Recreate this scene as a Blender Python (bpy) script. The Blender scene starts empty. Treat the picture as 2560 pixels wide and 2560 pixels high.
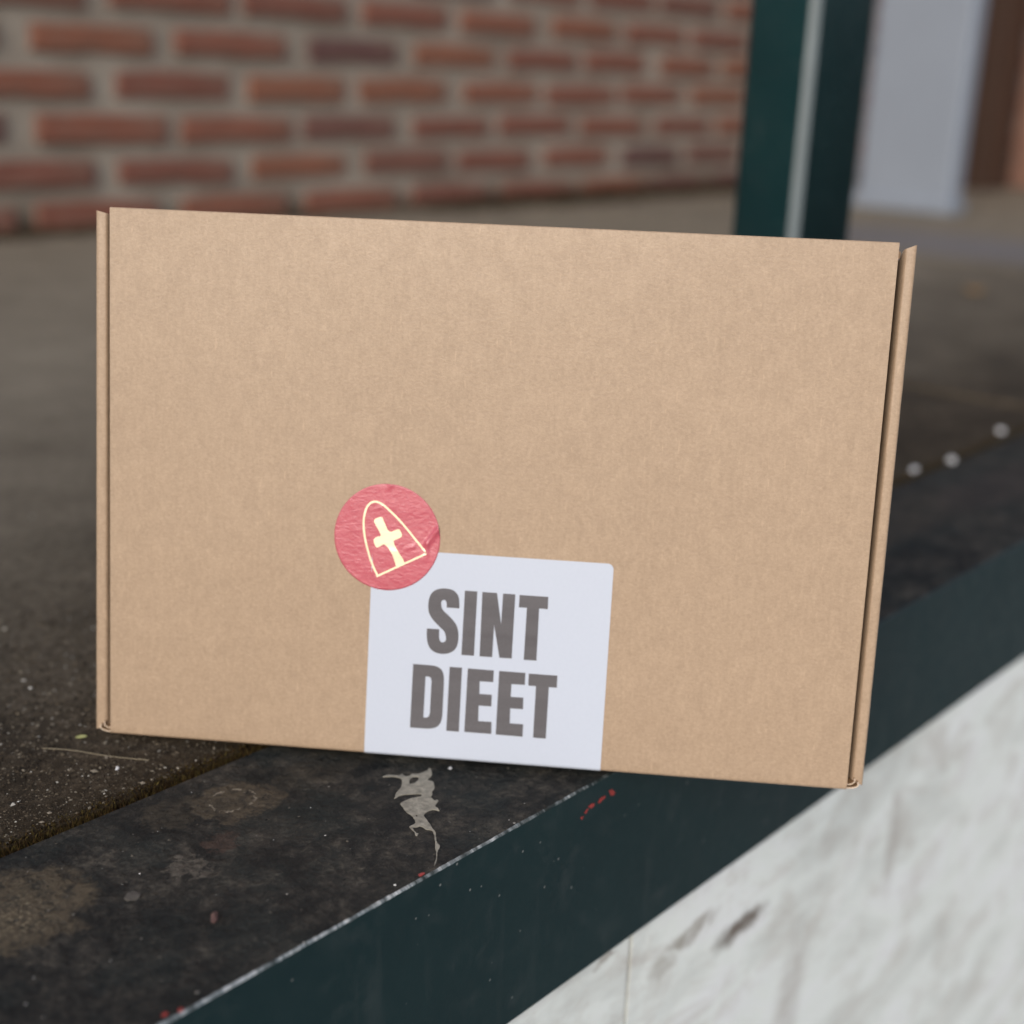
import bpy, bmesh, math, random
from mathutils import Vector, Matrix, noise
from mathutils.geometry import tessellate_polygon

# ------------------------------------------------------------------ camera, sky, sun, exposure
scene = bpy.context.scene
COL = scene.collection
R = math.radians

cam_data = bpy.data.cameras.new('camera')
cam = bpy.data.objects.new('camera', cam_data)
COL.objects.link(cam)
CAM_R = Vector((0.9992455, 0.0120353, 0.0369259))
CAM_U = Vector((-0.0388378, 0.3096529, 0.9500562))
CAM_F = Vector((0.0, 0.9507735, -0.3098867))
m = Matrix((CAM_R, CAM_U, -CAM_F)).transposed().to_4x4()
m.translation = (0, 0, 0.29891)
cam.matrix_world = m
cam_data.sensor_width = 36
cam_data.lens = 36 * 3399.06 / 2560
cam_data.clip_start = 0.02
cam_data.clip_end = 400
cam_data.dof.use_dof = True
cam_data.dof.focus_distance = 0.553
cam_data.dof.aperture_fstop = 4.4
scene.camera = cam

SUN_EL, SUN_AZ = R(30), R(194)          # azimuth clockwise from +Y: behind the camera, a little to its left
world = bpy.data.worlds.new('World')
scene.world = world
world.use_nodes = True
wn = world.node_tree
wn.nodes.clear()
w_out = wn.nodes.new('ShaderNodeOutputWorld')
w_bg = wn.nodes.new('ShaderNodeBackground')
w_sky = wn.nodes.new('ShaderNodeTexSky')
w_sky.sky_type = 'NISHITA'
w_sky.sun_disc = False
w_sky.sun_elevation = SUN_EL
w_sky.sun_rotation = SUN_AZ
w_sky.air_density = 1.0
w_sky.dust_density = 2.0
w_sky.ozone_density = 1.0
w_bg.inputs[1].default_value = 0.10
wn.links.new(w_sky.outputs[0], w_bg.inputs[0])
wn.links.new(w_bg.outputs[0], w_out.inputs[0])

sun_data = bpy.data.lights.new('sun', 'SUN')
sun_data.energy = 1.5
sun_data.angle = R(30)
sun_data.color = (1.0, 0.955, 0.89)
sun = bpy.data.objects.new('sun', sun_data)
COL.objects.link(sun)
to_sun = Vector((math.sin(SUN_AZ) * math.cos(SUN_EL), math.cos(SUN_AZ) * math.cos(SUN_EL), math.sin(SUN_EL)))
sun.rotation_euler = to_sun.to_track_quat('Z', 'Y').to_euler()
sun.location = (0, -2, 4)

scene.view_settings.view_transform = 'Standard'
scene.view_settings.look = 'None'
scene.view_settings.exposure = 0.38
scene.view_settings.gamma = 1.0

# ------------------------------------------------------------------ frames
EDGE_O = Vector((-0.10579647, 0.36789724, 0))
EDGE_A = math.atan2(0.75220801, 0.65892572)
M_PLAT = Matrix.Translation(EDGE_O) @ Matrix.Rotation(EDGE_A, 4, 'Z')   # x along the edge, y inward, z up
BOX_O = Vector((-0.1784478, 0.55401781, 0.0050))
LEAN = R(8.0)
BOX_A = math.atan2(-0.07827827, 0.99693155)
M_BOX = Matrix.Translation(BOX_O) @ Matrix.Rotation(BOX_A, 4, 'Z') @ Matrix.Rotation(-LEAN, 4, 'X')      # x along the lid, y back, z up
WALL_T = 1.866
rnd = random.Random(7)

# ------------------------------------------------------------------ helpers
def obj(name, me, mat=None, parent=None, matrix=None):
    if isinstance(me, bmesh.types.BMesh):
        b = me
        me = bpy.data.meshes.new(name)
        b.to_mesh(me)
        b.free()
    o = bpy.data.objects.new(name, me)
    COL.objects.link(o)
    if mat is not None:
        for mm in (mat if isinstance(mat, (list, tuple)) else [mat]):
            me.materials.append(mm)
    if parent is not None:
        o.parent = parent
    if matrix is not None:
        o.matrix_world = matrix
    return o

def empty(name, matrix):
    o = bpy.data.objects.new(name, None)
    o.empty_display_size = 0.03
    COL.objects.link(o)
    o.matrix_world = matrix
    return o

def tag(o, label=None, cat=None, group=None, kind=None):
    if label: o['label'] = label
    if cat: o['category'] = cat
    if group: o['group'] = group
    if kind: o['kind'] = kind
    return o

def smooth(o, angle=None):
    for p in o.data.polygons:
        p.use_smooth = True
    return o

def box_bm(x0, x1, y0, y1, z0, z1, bevel=0.0, seg=2, bm=None):
    b = bm or bmesh.new()
    vs = [b.verts.new((x, y, z)) for x in (x0, x1) for y in (y0, y1) for z in (z0, z1)]
    fs = [(0, 1, 3, 2), (4, 6, 7, 5), (0, 4, 5, 1), (2, 3, 7, 6), (0, 2, 6, 4), (1, 5, 7, 3)]
    faces = [b.faces.new([vs[i] for i in f]) for f in fs]
    if bevel:
        es = {e for f in faces for e in f.edges}
        bmesh.ops.bevel(b, geom=list(es), offset=bevel, segments=seg, affect='EDGES', profile=0.5)
    return b

def plate_bm(outer, holes, place, thick, bm=None, scale=0.001):
    """flat printed / poured shape: outline (mm) -> thin solid; place(u, v, h) gives the 3D point at height h"""
    b = bm or bmesh.new()
    loops = [outer] + list(holes)
    tris = tessellate_polygon([[Vector((p[0], p[1], 0)) for p in l] for l in loops])
    flat = [p for l in loops for p in l]
    vt = [b.verts.new(place(p[0] * scale, p[1] * scale, thick)) for p in flat]
    vb = [b.verts.new(place(p[0] * scale, p[1] * scale, 0.0)) for p in flat]
    for t in tris:
        try:
            b.faces.new([vt[i] for i in t])
        except ValueError:
            pass
    k = 0
    for l in loops:
        n = len(l)
        for i in range(n):
            j = (i + 1) % n
            b.faces.new((vt[k + i], vt[k + j], vb[k + j], vb[k + i]))
        k += n
    bmesh.ops.recalc_face_normals(b, faces=b.faces[:])
    return b

def smooth_loop(pts, n=4, closed=True):
    """Catmull-Rom through the points"""
    out = []
    N = len(pts)
    rng = range(N if closed else N - 1)
    for i in rng:
        g = lambda k: pts[k % N] if closed else pts[min(max(k, 0), N - 1)]
        p0, p1, p2, p3 = g(i - 1), g(i), g(i + 1), g(i + 2)
        for j in range(n):
            t = j / n
            out.append(tuple(0.5 * ((2 * p1[a]) + (-p0[a] + p2[a]) * t + (2 * p0[a] - 5 * p1[a] + 4 * p2[a] - p3[a]) * t * t
                                    + (-p0[a] + 3 * p1[a] - 3 * p2[a] + p3[a]) * t ** 3) for a in (0, 1)))
    if not closed:
        out.append(tuple(pts[-1]))
    return out

def refine(P, step=2.0):
    out = []
    for a, c in zip(P, P[1:] + P[:1]):
        n = max(1, int(math.hypot(c[0] - a[0], c[1] - a[1]) / step))
        out += [(a[0] + (c[0] - a[0]) * i / n, a[1] + (c[1] - a[1]) * i / n) for i in range(n)]
    return out

class NT:
    """small node builder"""
    def __init__(self, name):
        self.mat = bpy.data.materials.new(name)
        self.mat.use_nodes = True
        self.t = self.mat.node_tree
        self.b = self.t.nodes['Principled BSDF']
        self.tc = self.t.nodes.new('ShaderNodeTexCoord')
    def n(self, kind, **kw):
        nd = self.t.nodes.new(kind)
        for k, v in kw.items():
            setattr(nd, k, v)
        return nd
    def link(self, a, b):
        self.t.links.new(a, b)
    def setin(self, sock, v):
        if hasattr(v, 'is_linked') or isinstance(v, bpy.types.NodeSocket):
            self.link(v, sock)
        else:
            sock.default_value = v
    @property
    def obj(self):
        return self.tc.outputs['Object']
    def mapped(self, vec, scale=(1, 1, 1), loc=(0, 0, 0), rot=(0, 0, 0)):
        mp = self.n('ShaderNodeMapping')
        self.link(vec, mp.inputs[0])
        mp.inputs['Scale'].default_value = scale
        mp.inputs['Location'].default_value = loc
        mp.inputs['Rotation'].default_value = rot
        return mp.outputs[0]
    def noise(self, vec, scale, detail=4, rough=0.55, dist=0.0, out='Fac'):
        nd = self.n('ShaderNodeTexNoise')
        self.link(vec, nd.inputs['Vector'])
        nd.inputs['Scale'].default_value = scale
        nd.inputs['Detail'].default_value = detail
        nd.inputs['Roughness'].default_value = rough
        nd.inputs['Distortion'].default_value = dist
        return nd.outputs[0] if out == 'Fac' else nd.outputs[1]
    def voro(self, vec, scale, out=0, feature='F1', rand=1.0):
        nd = self.n('ShaderNodeTexVoronoi', feature=feature)
        self.link(vec, nd.inputs['Vector'])
        nd.inputs['Scale'].default_value = scale
        nd.inputs['Randomness'].default_value = rand
        return nd.outputs[out]
    def ramp(self, fac, stops, interp='LINEAR'):
        nd = self.n('ShaderNodeValToRGB')
        nd.color_ramp.interpolation = interp
        els = nd.color_ramp.elements
        while len(els) < len(stops):
            els.new(0.5)
        for e, (p, c) in zip(els, stops):
            e.position = p
            e.color = (c, c, c, 1) if isinstance(c, (int, float)) else (*c, 1)
        self.link(fac, nd.inputs[0])
        return nd.outputs[0]
    def mix(self, fac, a, b, mode='MIX'):
        nd = self.n('ShaderNodeMix', data_type='RGBA', blend_type=mode)
        self.setin(nd.inputs[0], fac)
        for s, v in ((nd.inputs[6], a), (nd.inputs[7], b)):
            if isinstance(v, tuple):
                s.default_value = (*v, 1) if len(v) == 3 else v
            else:
                self.link(v, s)
        return nd.outputs[2]
    def math(self, op, a, b=None, clamp=False):
        nd = self.n('ShaderNodeMath', operation=op, use_clamp=clamp)
        self.setin(nd.inputs[0], a)
        if b is not None:
            self.setin(nd.inputs[1], b)
        return nd.outputs[0]
    def vdist(self, vec, c, s):
        """distance from c in units of the radii s"""
        sub = self.n('ShaderNodeVectorMath', operation='SUBTRACT')
        self.link(vec, sub.inputs[0]); sub.inputs[1].default_value = c
        mul = self.n('ShaderNodeVectorMath', operation='MULTIPLY')
        self.link(sub.outputs[0], mul.inputs[0]); mul.inputs[1].default_value = tuple(1 / v if v else 0 for v in s)
        ln = self.n('ShaderNodeVectorMath', operation='LENGTH')
        self.link(mul.outputs[0], ln.inputs[0])
        return ln.outputs['Value']
    def bump(self, height, strength, dist, prev=None):
        nd = self.n('ShaderNodeBump')
        nd.inputs['Strength'].default_value = strength
        nd.inputs['Distance'].default_value = dist
        self.link(height, nd.inputs['Height'])
        if prev is not None:
            self.link(prev, nd.inputs['Normal'])
        return nd.outputs[0]
    def done(self, color=None, rough=None, normal=None, metallic=None, spec=None):
        if color is not None:
            if isinstance(color, tuple): self.b.inputs['Base Color'].default_value = (*color, 1)
            else: self.link(color, self.b.inputs['Base Color'])
        if rough is not None: self.setin(self.b.inputs['Roughness'], rough)
        if metallic is not None: self.setin(self.b.inputs['Metallic'], metallic)
        if spec is not None: self.setin(self.b.inputs['Specular IOR Level'], spec)
        if normal is not None: self.link(normal, self.b.inputs['Normal'])
        return self.mat

# ------------------------------------------------------------------ materials
def mat_cardboard(name, base=(0.415, 0.297, 0.203), amp=1.0):
    t = NT(name)
    o = t.obj
    big = t.noise(o, 11, 3, 0.5)
    clouds = t.noise(t.mapped(o, (1, 1, 0.85)), 120, 6, 0.68, 0.5)
    fleck = t.noise(t.mapped(o, (1, 1, 1.5), rot=(0, 0.3, 0)), 620, 4, 0.7, 0.8)
    fib_v = t.noise(t.mapped(o, (2.0, 1, 0.35)), 300, 3, 0.6, 0.6)
    s = t.math('ADD', t.math('MULTIPLY', t.ramp(clouds, [(0.3, 0.0), (0.72, 1.0)]), 0.26 * amp),
               t.math('MULTIPLY', t.ramp(fleck, [(0.32, 0.0), (0.72, 1.0)]), 0.48 * amp))
    s = t.math('ADD', s, t.math('MULTIPLY', t.ramp(fib_v, [(0.35, 0.0), (0.8, 1.0)]), 0.18 * amp))
    s = t.math('ADD', s, t.math('MULTIPLY', big, 0.24 * amp), True)
    dark = tuple(c * k for c, k in zip(base, (0.84, 0.825, 0.81)))
    light = tuple(c * k for c, k in zip(base, (1.16, 1.175, 1.20)))
    col = t.ramp(s, [(0.28, dark), (0.60, base), (0.92, light)])
    # pale fibres and the odd dark speck in the recycled paper
    fl = t.noise(t.mapped(o, (1.6, 1, 0.3), rot=(0, 0.5, 0)), 420, 1, 0.3)
    col = t.mix(t.math('MULTIPLY', t.ramp(fl, [(0.70, 0.0), (0.78, 1.0)]), 0.28), col, tuple(min(1, c * 1.45) for c in base))
    sp = t.voro(o, 70)
    spn = t.noise(o, 33, 1, 0.4)
    spk = t.math('MULTIPLY', t.ramp(sp, [(0.02, 1.0), (0.035, 0.0)]), t.ramp(spn, [(0.60, 0.0), (0.64, 1.0)]))
    col = t.mix(t.math('MULTIPLY', spk, 0.7), col, (0.09, 0.06, 0.04))
    bmp = t.bump(s, 0.25, 0.0003)
    bmp = t.bump(t.noise(t.mapped(o, (1, 1, 1)), 1800, 2, 0.6), 0.08, 0.0002, bmp)
    return t.done(col, t.ramp(clouds, [(0.3, 0.44), (0.7, 0.36)]), bmp, spec=0.55)

def mat_plain(name, col, rough=0.6, nscale=80, namp=0.15, bump=0.0, bdist=0.001, metallic=0.0, spec=0.5):
    t = NT(name)
    nz = t.noise(t.obj, nscale, 4, 0.6)
    c = t.mix(nz, tuple(v * (1 - namp) for v in col), tuple(min(1, v * (1 + namp)) for v in col))
    nrm = t.bump(nz, bump, bdist) if bump else None
    return t.done(c, rough, nrm, metallic, spec)

def mat_label():
    t = NT('label_paper')
    nz = t.noise(t.obj, 700, 3, 0.6)
    c = t.mix(nz, (0.52, 0.565, 0.665), (0.555, 0.60, 0.70))
    return t.done(c, 0.42, t.bump(t.noise(t.obj, 160, 3, 0.5), 0.10, 0.0004), spec=0.45)

def mat_ink():
    t = NT('grey_print')
    nz = t.noise(t.mapped(t.obj, (1, 1, 1)), 2500, 2, 0.6)
    bands = t.noise(t.mapped(t.obj, (0.05, 1, 1)), 160, 2, 0.5)
    v = t.math('ADD', t.math('MULTIPLY', nz, 0.5), t.math('MULTIPLY', bands, 0.5))
    c = t.ramp(v, [(0.3, (0.090, 0.084, 0.091)), (0.7, (0.135, 0.128, 0.138))])
    return t.done(c, 0.55, spec=0.35)

def mat_sticker():
    t = NT('red_sticker_film')
    nz = t.noise(t.mapped(t.obj, (1, 1, 1.8), rot=(0, 0.35, 0)), 340, 5, 0.62, 0.6)
    big = t.noise(t.obj, 60, 3, 0.5, 0.4)
    c = t.mix(big, (0.48, 0.070, 0.105), (0.58, 0.120, 0.160))
    bmp = t.bump(nz, 0.55, 0.0006)
    bmp = t.bump(big, 0.5, 0.0012, bmp)
    return t.done(c, t.ramp(nz, [(0.3, 0.26), (0.7, 0.42)]), bmp, spec=0.9)

def mat_gold():
    t = NT('pale_gold_foil')
    nz = t.noise(t.obj, 120, 2, 0.5)
    c = t.mix(nz, (0.98, 0.90, 0.58), (1.0, 0.95, 0.74))
    return t.done(c, 0.32, metallic=0.35, spec=0.6)

def mat_beam_top():
    t = NT('grimy_black_paint')
    o = t.obj
    n1 = t.noise(o, 34, 7, 0.7, 0.4)
    n2 = t.noise(o, 150, 7, 0.72, 0.3)
    n3 = t.noise(o, 640, 5, 0.65)
    v = t.math('ADD', t.math('MULTIPLY', n1, 0.5), t.math('MULTIPLY', n2, 0.5))
    col = t.ramp(v, [(0.38, (0.005, 0.006, 0.007)), (0.46, (0.020, 0.020, 0.019)), (0.53, (0.052, 0.047, 0.040)), (0.62, (0.135, 0.118, 0.095))])
    # bare dark paint shows greenish in patches
    g = t.ramp(t.noise(t.mapped(o, loc=(3, 1, 0)), 24, 5, 0.65), [(0.47, 0.0), (0.60, 1.0)])
    col = t.mix(t.math('MULTIPLY', g, 0.5), col, (0.020, 0.030, 0.030))
    crumbs = t.math('MULTIPLY', t.ramp(n3, [(0.56, 0.0), (0.64, 1.0)]), t.ramp(n1, [(0.45, 0.0), (0.60, 1.0)]))
    col = t.mix(t.math('MULTIPLY', crumbs, 0.5), col, (0.16, 0.14, 0.11))
    # dried mud and lichen, each where the photo has it
    wob = t.n('ShaderNodeVectorMath', operation='MULTIPLY_ADD')
    t.link(t.noise(o, 75, 7, 0.72, out='Color'), wob.inputs[0])
    wob.inputs[1].default_value = (0.035, 0.035, 0.0)
    t.link(o, wob.inputs[2])
    wv = wob.outputs[0]
    off = 0.0175
    grain = t.ramp(n2, [(0.38, 0.20), (0.54, 1.0)])
    for (cx, cy, rx, ry, c, a) in ((0.1015, 0.0965, 0.021, 0.018, (0.135, 0.106, 0.072), 0.85),
                                   (0.080, 0.106, 0.018, 0.012, (0.085, 0.070, 0.050), 0.6),
                                   (-0.002, 0.090, 0.031, 0.028, (0.165, 0.128, 0.084), 0.88),
                                   (0.0590, 0.0700, 0.0095, 0.0075, (0.185, 0.160, 0.13), 0.85),
                                   (0.0780, 0.0765, 0.0070, 0.0060, (0.100, 0.062, 0.048), 0.75),
                                   (0.150, 0.095, 0.030, 0.014, (0.070, 0.060, 0.045), 0.5),
                                   (0.650, 0.085, 0.13, 0.03, (0.085, 0.070, 0.055), 0.7),
                                   (0.820, 0.070, 0.10, 0.03, (0.080, 0.062, 0.055), 0.6)):
        d = t.vdist(wv, (cx + off, cy + off, 0), (rx, ry, 0))
        mk = t.math('MULTIPLY', t.ramp(d, [(0.82, a), (0.98, 0.0)]), grain)
        col = t.mix(mk, col, c)
    # broken pale ring inside the first mud patch
    d = t.math('ADD', t.vdist(o, (0.1005, 0.0985, 0), (0.0105, 0.0095, 0)), t.math('MULTIPLY', t.math('SUBTRACT', n2, 0.5), 0.55))
    ring = t.math('MULTIPLY', t.ramp(d, [(0.80, 0.0), (0.93, 1.0), (1.02, 1.0), (1.15, 0.0)]), t.ramp(t.noise(o, 330, 3, 0.6), [(0.48, 0.0), (0.58, 1.0)]))
    col = t.mix(t.math('MULTIPLY', ring, 0.8), col, (0.46, 0.40, 0.31))
    # pale crumbs of the left patch
    d = t.vdist(wv, (-0.006 + off, 0.086 + off, 0), (0.020, 0.017, 0))
    crumb = t.math('MULTIPLY', t.ramp(d, [(0.4, 1.0), (1.0, 0.0)]), t.ramp(n3, [(0.53, 0.0), (0.60, 1.0)]))
    col = t.mix(t.math('MULTIPLY', crumb, 0.8), col, (0.42, 0.34, 0.22))
    pits = t.ramp(t.voro(o, 230), [(0.10, 0.0), (0.45, 1.0)])
    hb = t.math('ADD', t.math('MULTIPLY', n2, 1.0), t.math('MULTIPLY', pits, 0.25))
    bmp = t.bump(hb, 1.0, 0.0070)
    bmp = t.bump(n3, 0.7, 0.0012, bmp)
    return t.done(col, t.ramp(n2, [(0.3, 0.62), (0.7, 0.9)]), bmp, spec=0.3)

def mat_green(name='dark_green_paint', worn=1.0, k=1.0, spec=0.38):
    t = NT(name)
    o = t.obj
    n1 = t.noise(o, 9, 4, 0.6)
    n2 = t.noise(o, 75, 5, 0.6)
    n3 = t.noise(o, 650, 3, 0.6)
    col = t.ramp(n1, [(0.3, (0.0030 * k, 0.0190 * k, 0.0225 * k)), (0.7, (0.0055 * k, 0.0250 * k, 0.0285 * k))])
    dust = t.math('MULTIPLY', t.ramp(n2, [(0.48, 0.0), (0.72, 1.0)]), t.ramp(t.noise(t.mapped(o, loc=(5, 2, 1)), 22, 4, 0.6), [(0.42, 0.1), (0.62, 1.0)]))
    col = t.mix(t.math('MULTIPLY', dust, 0.30 * worn), col, (0.08, 0.09, 0.092))
    sc = t.noise(t.mapped(o, (1, 1, 0.12)), 60, 3, 0.5)
    streak = t.ramp(sc, [(0.62, 0.0), (0.75, 1.0)])
    col = t.mix(t.math('MULTIPLY', streak, 0.12 * worn), col, (0.10, 0.11, 0.11))
    nick = t.math('MULTIPLY', t.ramp(t.voro(o, 120), [(0.04, 1.0), (0.09, 0.0)]), t.ramp(t.noise(o, 40, 2, 0.5), [(0.46, 0.0), (0.54, 1.0)]))
    col = t.mix(t.math('MULTIPLY', nick, 0.6 * worn), col, (0.30, 0.31, 0.30))
    bmp = t.bump(n2, 0.10, 0.001)
    bmp = t.bump(n3, 0.12, 0.0003, bmp)
    rough = t.ramp(n2, [(0.3, 0.30), (0.75, 0.55)])
    return t.done(col, rough, bmp, spec=spec)

def mat_worn_edge():
    t = NT('chipped_bare_edge')
    o = t.obj
    n1 = t.noise(t.mapped(o, (1, 0.2, 0.2)), 240, 4, 0.65)
    n2 = t.noise(t.mapped(o, (1, 0.1, 0.1)), 55, 4, 0.65)
    v = t.math('ADD', t.math('MULTIPLY', n1, 0.50), t.math('MULTIPLY', n2, 0.50))
    sep = t.n('ShaderNodeSeparateXYZ')
    t.link(o, sep.inputs[0])
    rub = t.ramp(sep.outputs[0], [(0.10, 1.0), (0.24, 0.35), (0.30, 0.0)])     # rubbed bare near the corner, still painted farther on
    v = t.math('SUBTRACT', v, t.math('MULTIPLY', t.math('SUBTRACT', 1.0, rub), 0.16))
    col = t.ramp(v, [(0.40, (0.02, 0.03, 0.03)), (0.50, (0.26, 0.29, 0.30)), (0.58, (0.74, 0.76, 0.77))])
    return t.done(col, 0.38, t.bump(n1, 0.5, 0.0006), metallic=0.25)

def mat_floor():
    t = NT('dirty_stone')
    o = t.obj
    n0 = t.noise(o, 2.2, 4, 0.55)
    n1 = t.noise(o, 13, 5, 0.6)
    n2 = t.noise(o, 140, 6, 0.68)
    n3 = t.noise(o, 900, 4, 0.7)
    v = t.math('ADD', t.math('MULTIPLY', n1, 0.45), t.math('MULTIPLY', n2, 0.55))
    col = t.ramp(v, [(0.36, (0.013, 0.009, 0.005)), (0.5, (0.048, 0.035, 0.022)), (0.64, (0.118, 0.092, 0.064))])
    # trodden, cleaner stone away from the mossy edge strip
    sep = t.n('ShaderNodeSeparateXYZ')
    t.link(o, sep.inputs[0])
    dist = t.math('ADD', sep.outputs[1], t.math('MULTIPLY', t.math('SUBTRACT', n0, 0.5), 0.5))
    far = t.ramp(t.math('MULTIPLY', dist, 0.7), [(0.11, 0.0), (0.56, 1.0)])
    clean = t.ramp(v, [(0.35, (0.190, 0.157, 0.116)), (0.65, (0.325, 0.280, 0.216))])
    col = t.mix(t.math('MULTIPLY', far, 0.85), col, clean)
    moss = t.ramp(t.math('ADD', sep.outputs[1], t.math('MULTIPLY', n2, 0.03)), [(0.140, 1.0), (0.172, 0.0)])
    col = t.mix(t.math('MULTIPLY', moss, 0.7), col, (0.032, 0.021, 0.008))
    # greyish worn patch
    d = t.vdist(o, (2.42, 0.80, 0), (0.24, 0.55, 0))
    col = t.mix(t.math('MULTIPLY', t.ramp(d, [(0.7, 0.7), (1.05, 0.0)]), 0.9), col, (0.19, 0.185, 0.205))
    bmp = t.bump(n2, 0.8, 0.003)
    bmp = t.bump(n3, 0.7, 0.0009, bmp)
    return t.done(col, 0.88, bmp, spec=0.25)

def mat_attr(name, rough=0.85, spec=0.3):
    t = NT(name)
    a = t.n('ShaderNodeAttribute', attribute_name='tone')
    return t.done(a.outputs['Color'], rough, spec=spec)

def mat_plinth():
    t = NT('white_render')
    o = t.obj
    n1 = t.noise(t.mapped(o, (0.42, 1, 0.85)), 24, 5, 0.6, 0.6)
    n2 = t.noise(t.mapped(o, (0.45, 1, 1)), 85, 6, 0.68, 0.5)
    n3 = t.noise(t.mapped(o, (0.42, 1, 0.7), loc=(4, 0, 2)), 36, 5, 0.65, 0.8)
    col = t.ramp(n1, [(0.33, (0.69, 0.715, 0.69)), (0.5, (0.85, 0.89, 0.865)), (0.66, (0.88, 0.90, 0.91))])
    col = t.mix(t.math('MULTIPLY', t.ramp(n3, [(0.50, 0.0), (0.66, 1.0)]), 0.50), col, (0.52, 0.48, 0.44))
    col = t.mix(t.math('MULTIPLY', t.ramp(n2, [(0.55, 0.0), (0.70, 1.0)]), 0.40), col, (0.56, 0.53, 0.50))
    wob = t.n('ShaderNodeVectorMath', operation='MULTIPLY_ADD')
    t.link(t.noise(o, 60, 3, 0.6, out='Color'), wob.inputs[0])
    wob.inputs[1].default_value = (0.02, 0.0, 0.02)
    t.link(o, wob.inputs[2])
    wv = wob.outputs[0]
    for (cx, cz, rx, rz, c, a) in ((0.371, -0.151, 0.030, 0.011, (0.11, 0.075, 0.05), 0.95),
                                   (0.322, -0.128, 0.026, 0.007, (0.22, 0.18, 0.13), 0.8),
                                   (0.296, -0.138, 0.014, 0.008, (0.36, 0.33, 0.28), 0.6),
                                   (0.245, -0.104, 0.012, 0.003, (0.20, 0.14, 0.10), 0.8),
                                   (0.44, -0.24, 0.020, 0.07, (0.45, 0.42, 0.39), 0.5),
                                   (0.56, -0.18, 0.012, 0.05, (0.42, 0.38, 0.35), 0.55)):
        d = t.vdist(wv, (cx + 0.01, 0, cz + 0.01), (rx, 0, rz))
        col = t.mix(t.math('MULTIPLY', t.ramp(d, [(0.45, a), (1.05, 0.0)]), t.ramp(n2, [(0.35, 0.55), (0.6, 1.0)])), col, c)
    bmp = t.bump(n1, 0.3, 0.004)
    bmp = t.bump(n2, 0.4, 0.0015, bmp)
    return t.done(col, 0.8, bmp, spec=0.3)

def mat_brick():
    t = NT('red_brick')
    o = t.obj
    rn = t.n('ShaderNodeObjectInfo').outputs['Random']
    n1 = t.noise(o, 16, 4, 0.6)
    n2 = t.noise(o, 130, 4, 0.65)
    base = t.ramp(rn, [(0.0, (0.190, 0.070, 0.052)), (0.35, (0.225, 0.080, 0.054)), (0.6, (0.250, 0.098, 0.058)),
                       (0.8, (0.140, 0.064, 0.058)), (1.0, (0.105, 0.050, 0.052))])
    col = t.mix(t.ramp(n1, [(0.36, 0.0), (0.70, 0.65)]), base, (0.19, 0.125, 0.098))
    col = t.mix(t.ramp(n2, [(0.55, 0.0), (0.8, 0.5)]), col, (0.07, 0.04, 0.035))
    return t.done(col, 0.9, t.bump(n2, 0.6, 0.003), spec=0.25)

def mat_mortar():
    t = NT('grey_mortar')
    o = t.obj
    n1 = t.noise(o, 7, 4, 0.6)
    n2 = t.noise(o, 90, 5, 0.65)
    col = t.ramp(n1, [(0.3, (0.230, 0.190, 0.156)), (0.7, (0.360, 0.318, 0.270))])
    col = t.mix(t.ramp(n2, [(0.5, 0.0), (0.8, 0.5)]), col, (0.12, 0.10, 0.085))
    # damp, mossy foot of the wall
    sep = t.n('ShaderNodeSeparateXYZ')
    t.link(o, sep.inputs[0])
    z = t.math('ADD', sep.outputs[2], t.math('MULTIPLY', n1, 0.05))
    col = t.mix(t.math('MULTIPLY', t.ramp(z, [(0.03, 1.0), (0.085, 0.0)]), 0.7), col, (0.075, 0.055, 0.035))
    return t.done(col, 0.92, t.bump(n2, 0.8, 0.004), spec=0.2)

CARD = mat_cardboard('kraft_cardboard')
CARD_IN = mat_cardboard('kraft_cardboard_inside', (0.33, 0.20, 0.105), 0.7)
PAPER_EDGE = mat_plain('torn_paper_edge', (0.62, 0.49, 0.37), 0.8, 900, 0.12)
LABEL_M = mat_label()
INK = mat_ink()
RED = mat_sticker()
GOLD = mat_gold()
BEAM_TOP = mat_beam_top()
GREEN = mat_green()
GREEN_POST = mat_green('green_post_paint', 0.5, 2.4, 0.8)
EDGE_M = mat_worn_edge()
FLOOR = mat_floor()
TONE = mat_attr('grit_grains')
TONE_MOSS = mat_attr('moss_fibres', 0.95, 0.1)
PLINTH = mat_plinth()
BRICK = mat_brick()
MORTAR = mat_mortar()
SPLASH = mat_plain('dried_cement', (0.27, 0.25, 0.205), 0.85, 260, 0.9, 0.8, 0.0012)
RED_PAINT = mat_plain('red_paint', (0.32, 0.04, 0.036), 0.5, 300, 0.3)
WHITE_P = mat_plain('pale_pier_paint', (0.25, 0.285, 0.345), 0.6, 9, 0.10)
BROWN_W = mat_plain('dark_brown_timber', (0.055, 0.028, 0.018), 0.55, 14, 0.25)
RUST_W = mat_plain('reddish_brown_boards', (0.23, 0.12, 0.085), 0.6, 8, 0.2)
PAVE = mat_plain('grey_paving', (0.26, 0.25, 0.235), 0.9, 6, 0.2)
CEIL = mat_plain('dull_roof_boards', (0.30, 0.28, 0.25), 0.8, 6, 0.2)
JOINT = mat_plain('joint_dirt', (0.045, 0.030, 0.017), 0.95, 90, 0.4)
CRACK = mat_plain('dirty_crack', (0.10, 0.09, 0.08), 0.9, 90, 0.4)
GLINT_STRIP = mat_plain('painted_corner_glint', (0.165, 0.195, 0.205), 0.45, 30, 0.2)  # pale tone imitates the highlight along the rounded post corner
STONE_RED = mat_plain('reddish_pebble', (0.14, 0.075, 0.065), 0.8, 300, 0.4, 0.6, 0.001)
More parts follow.
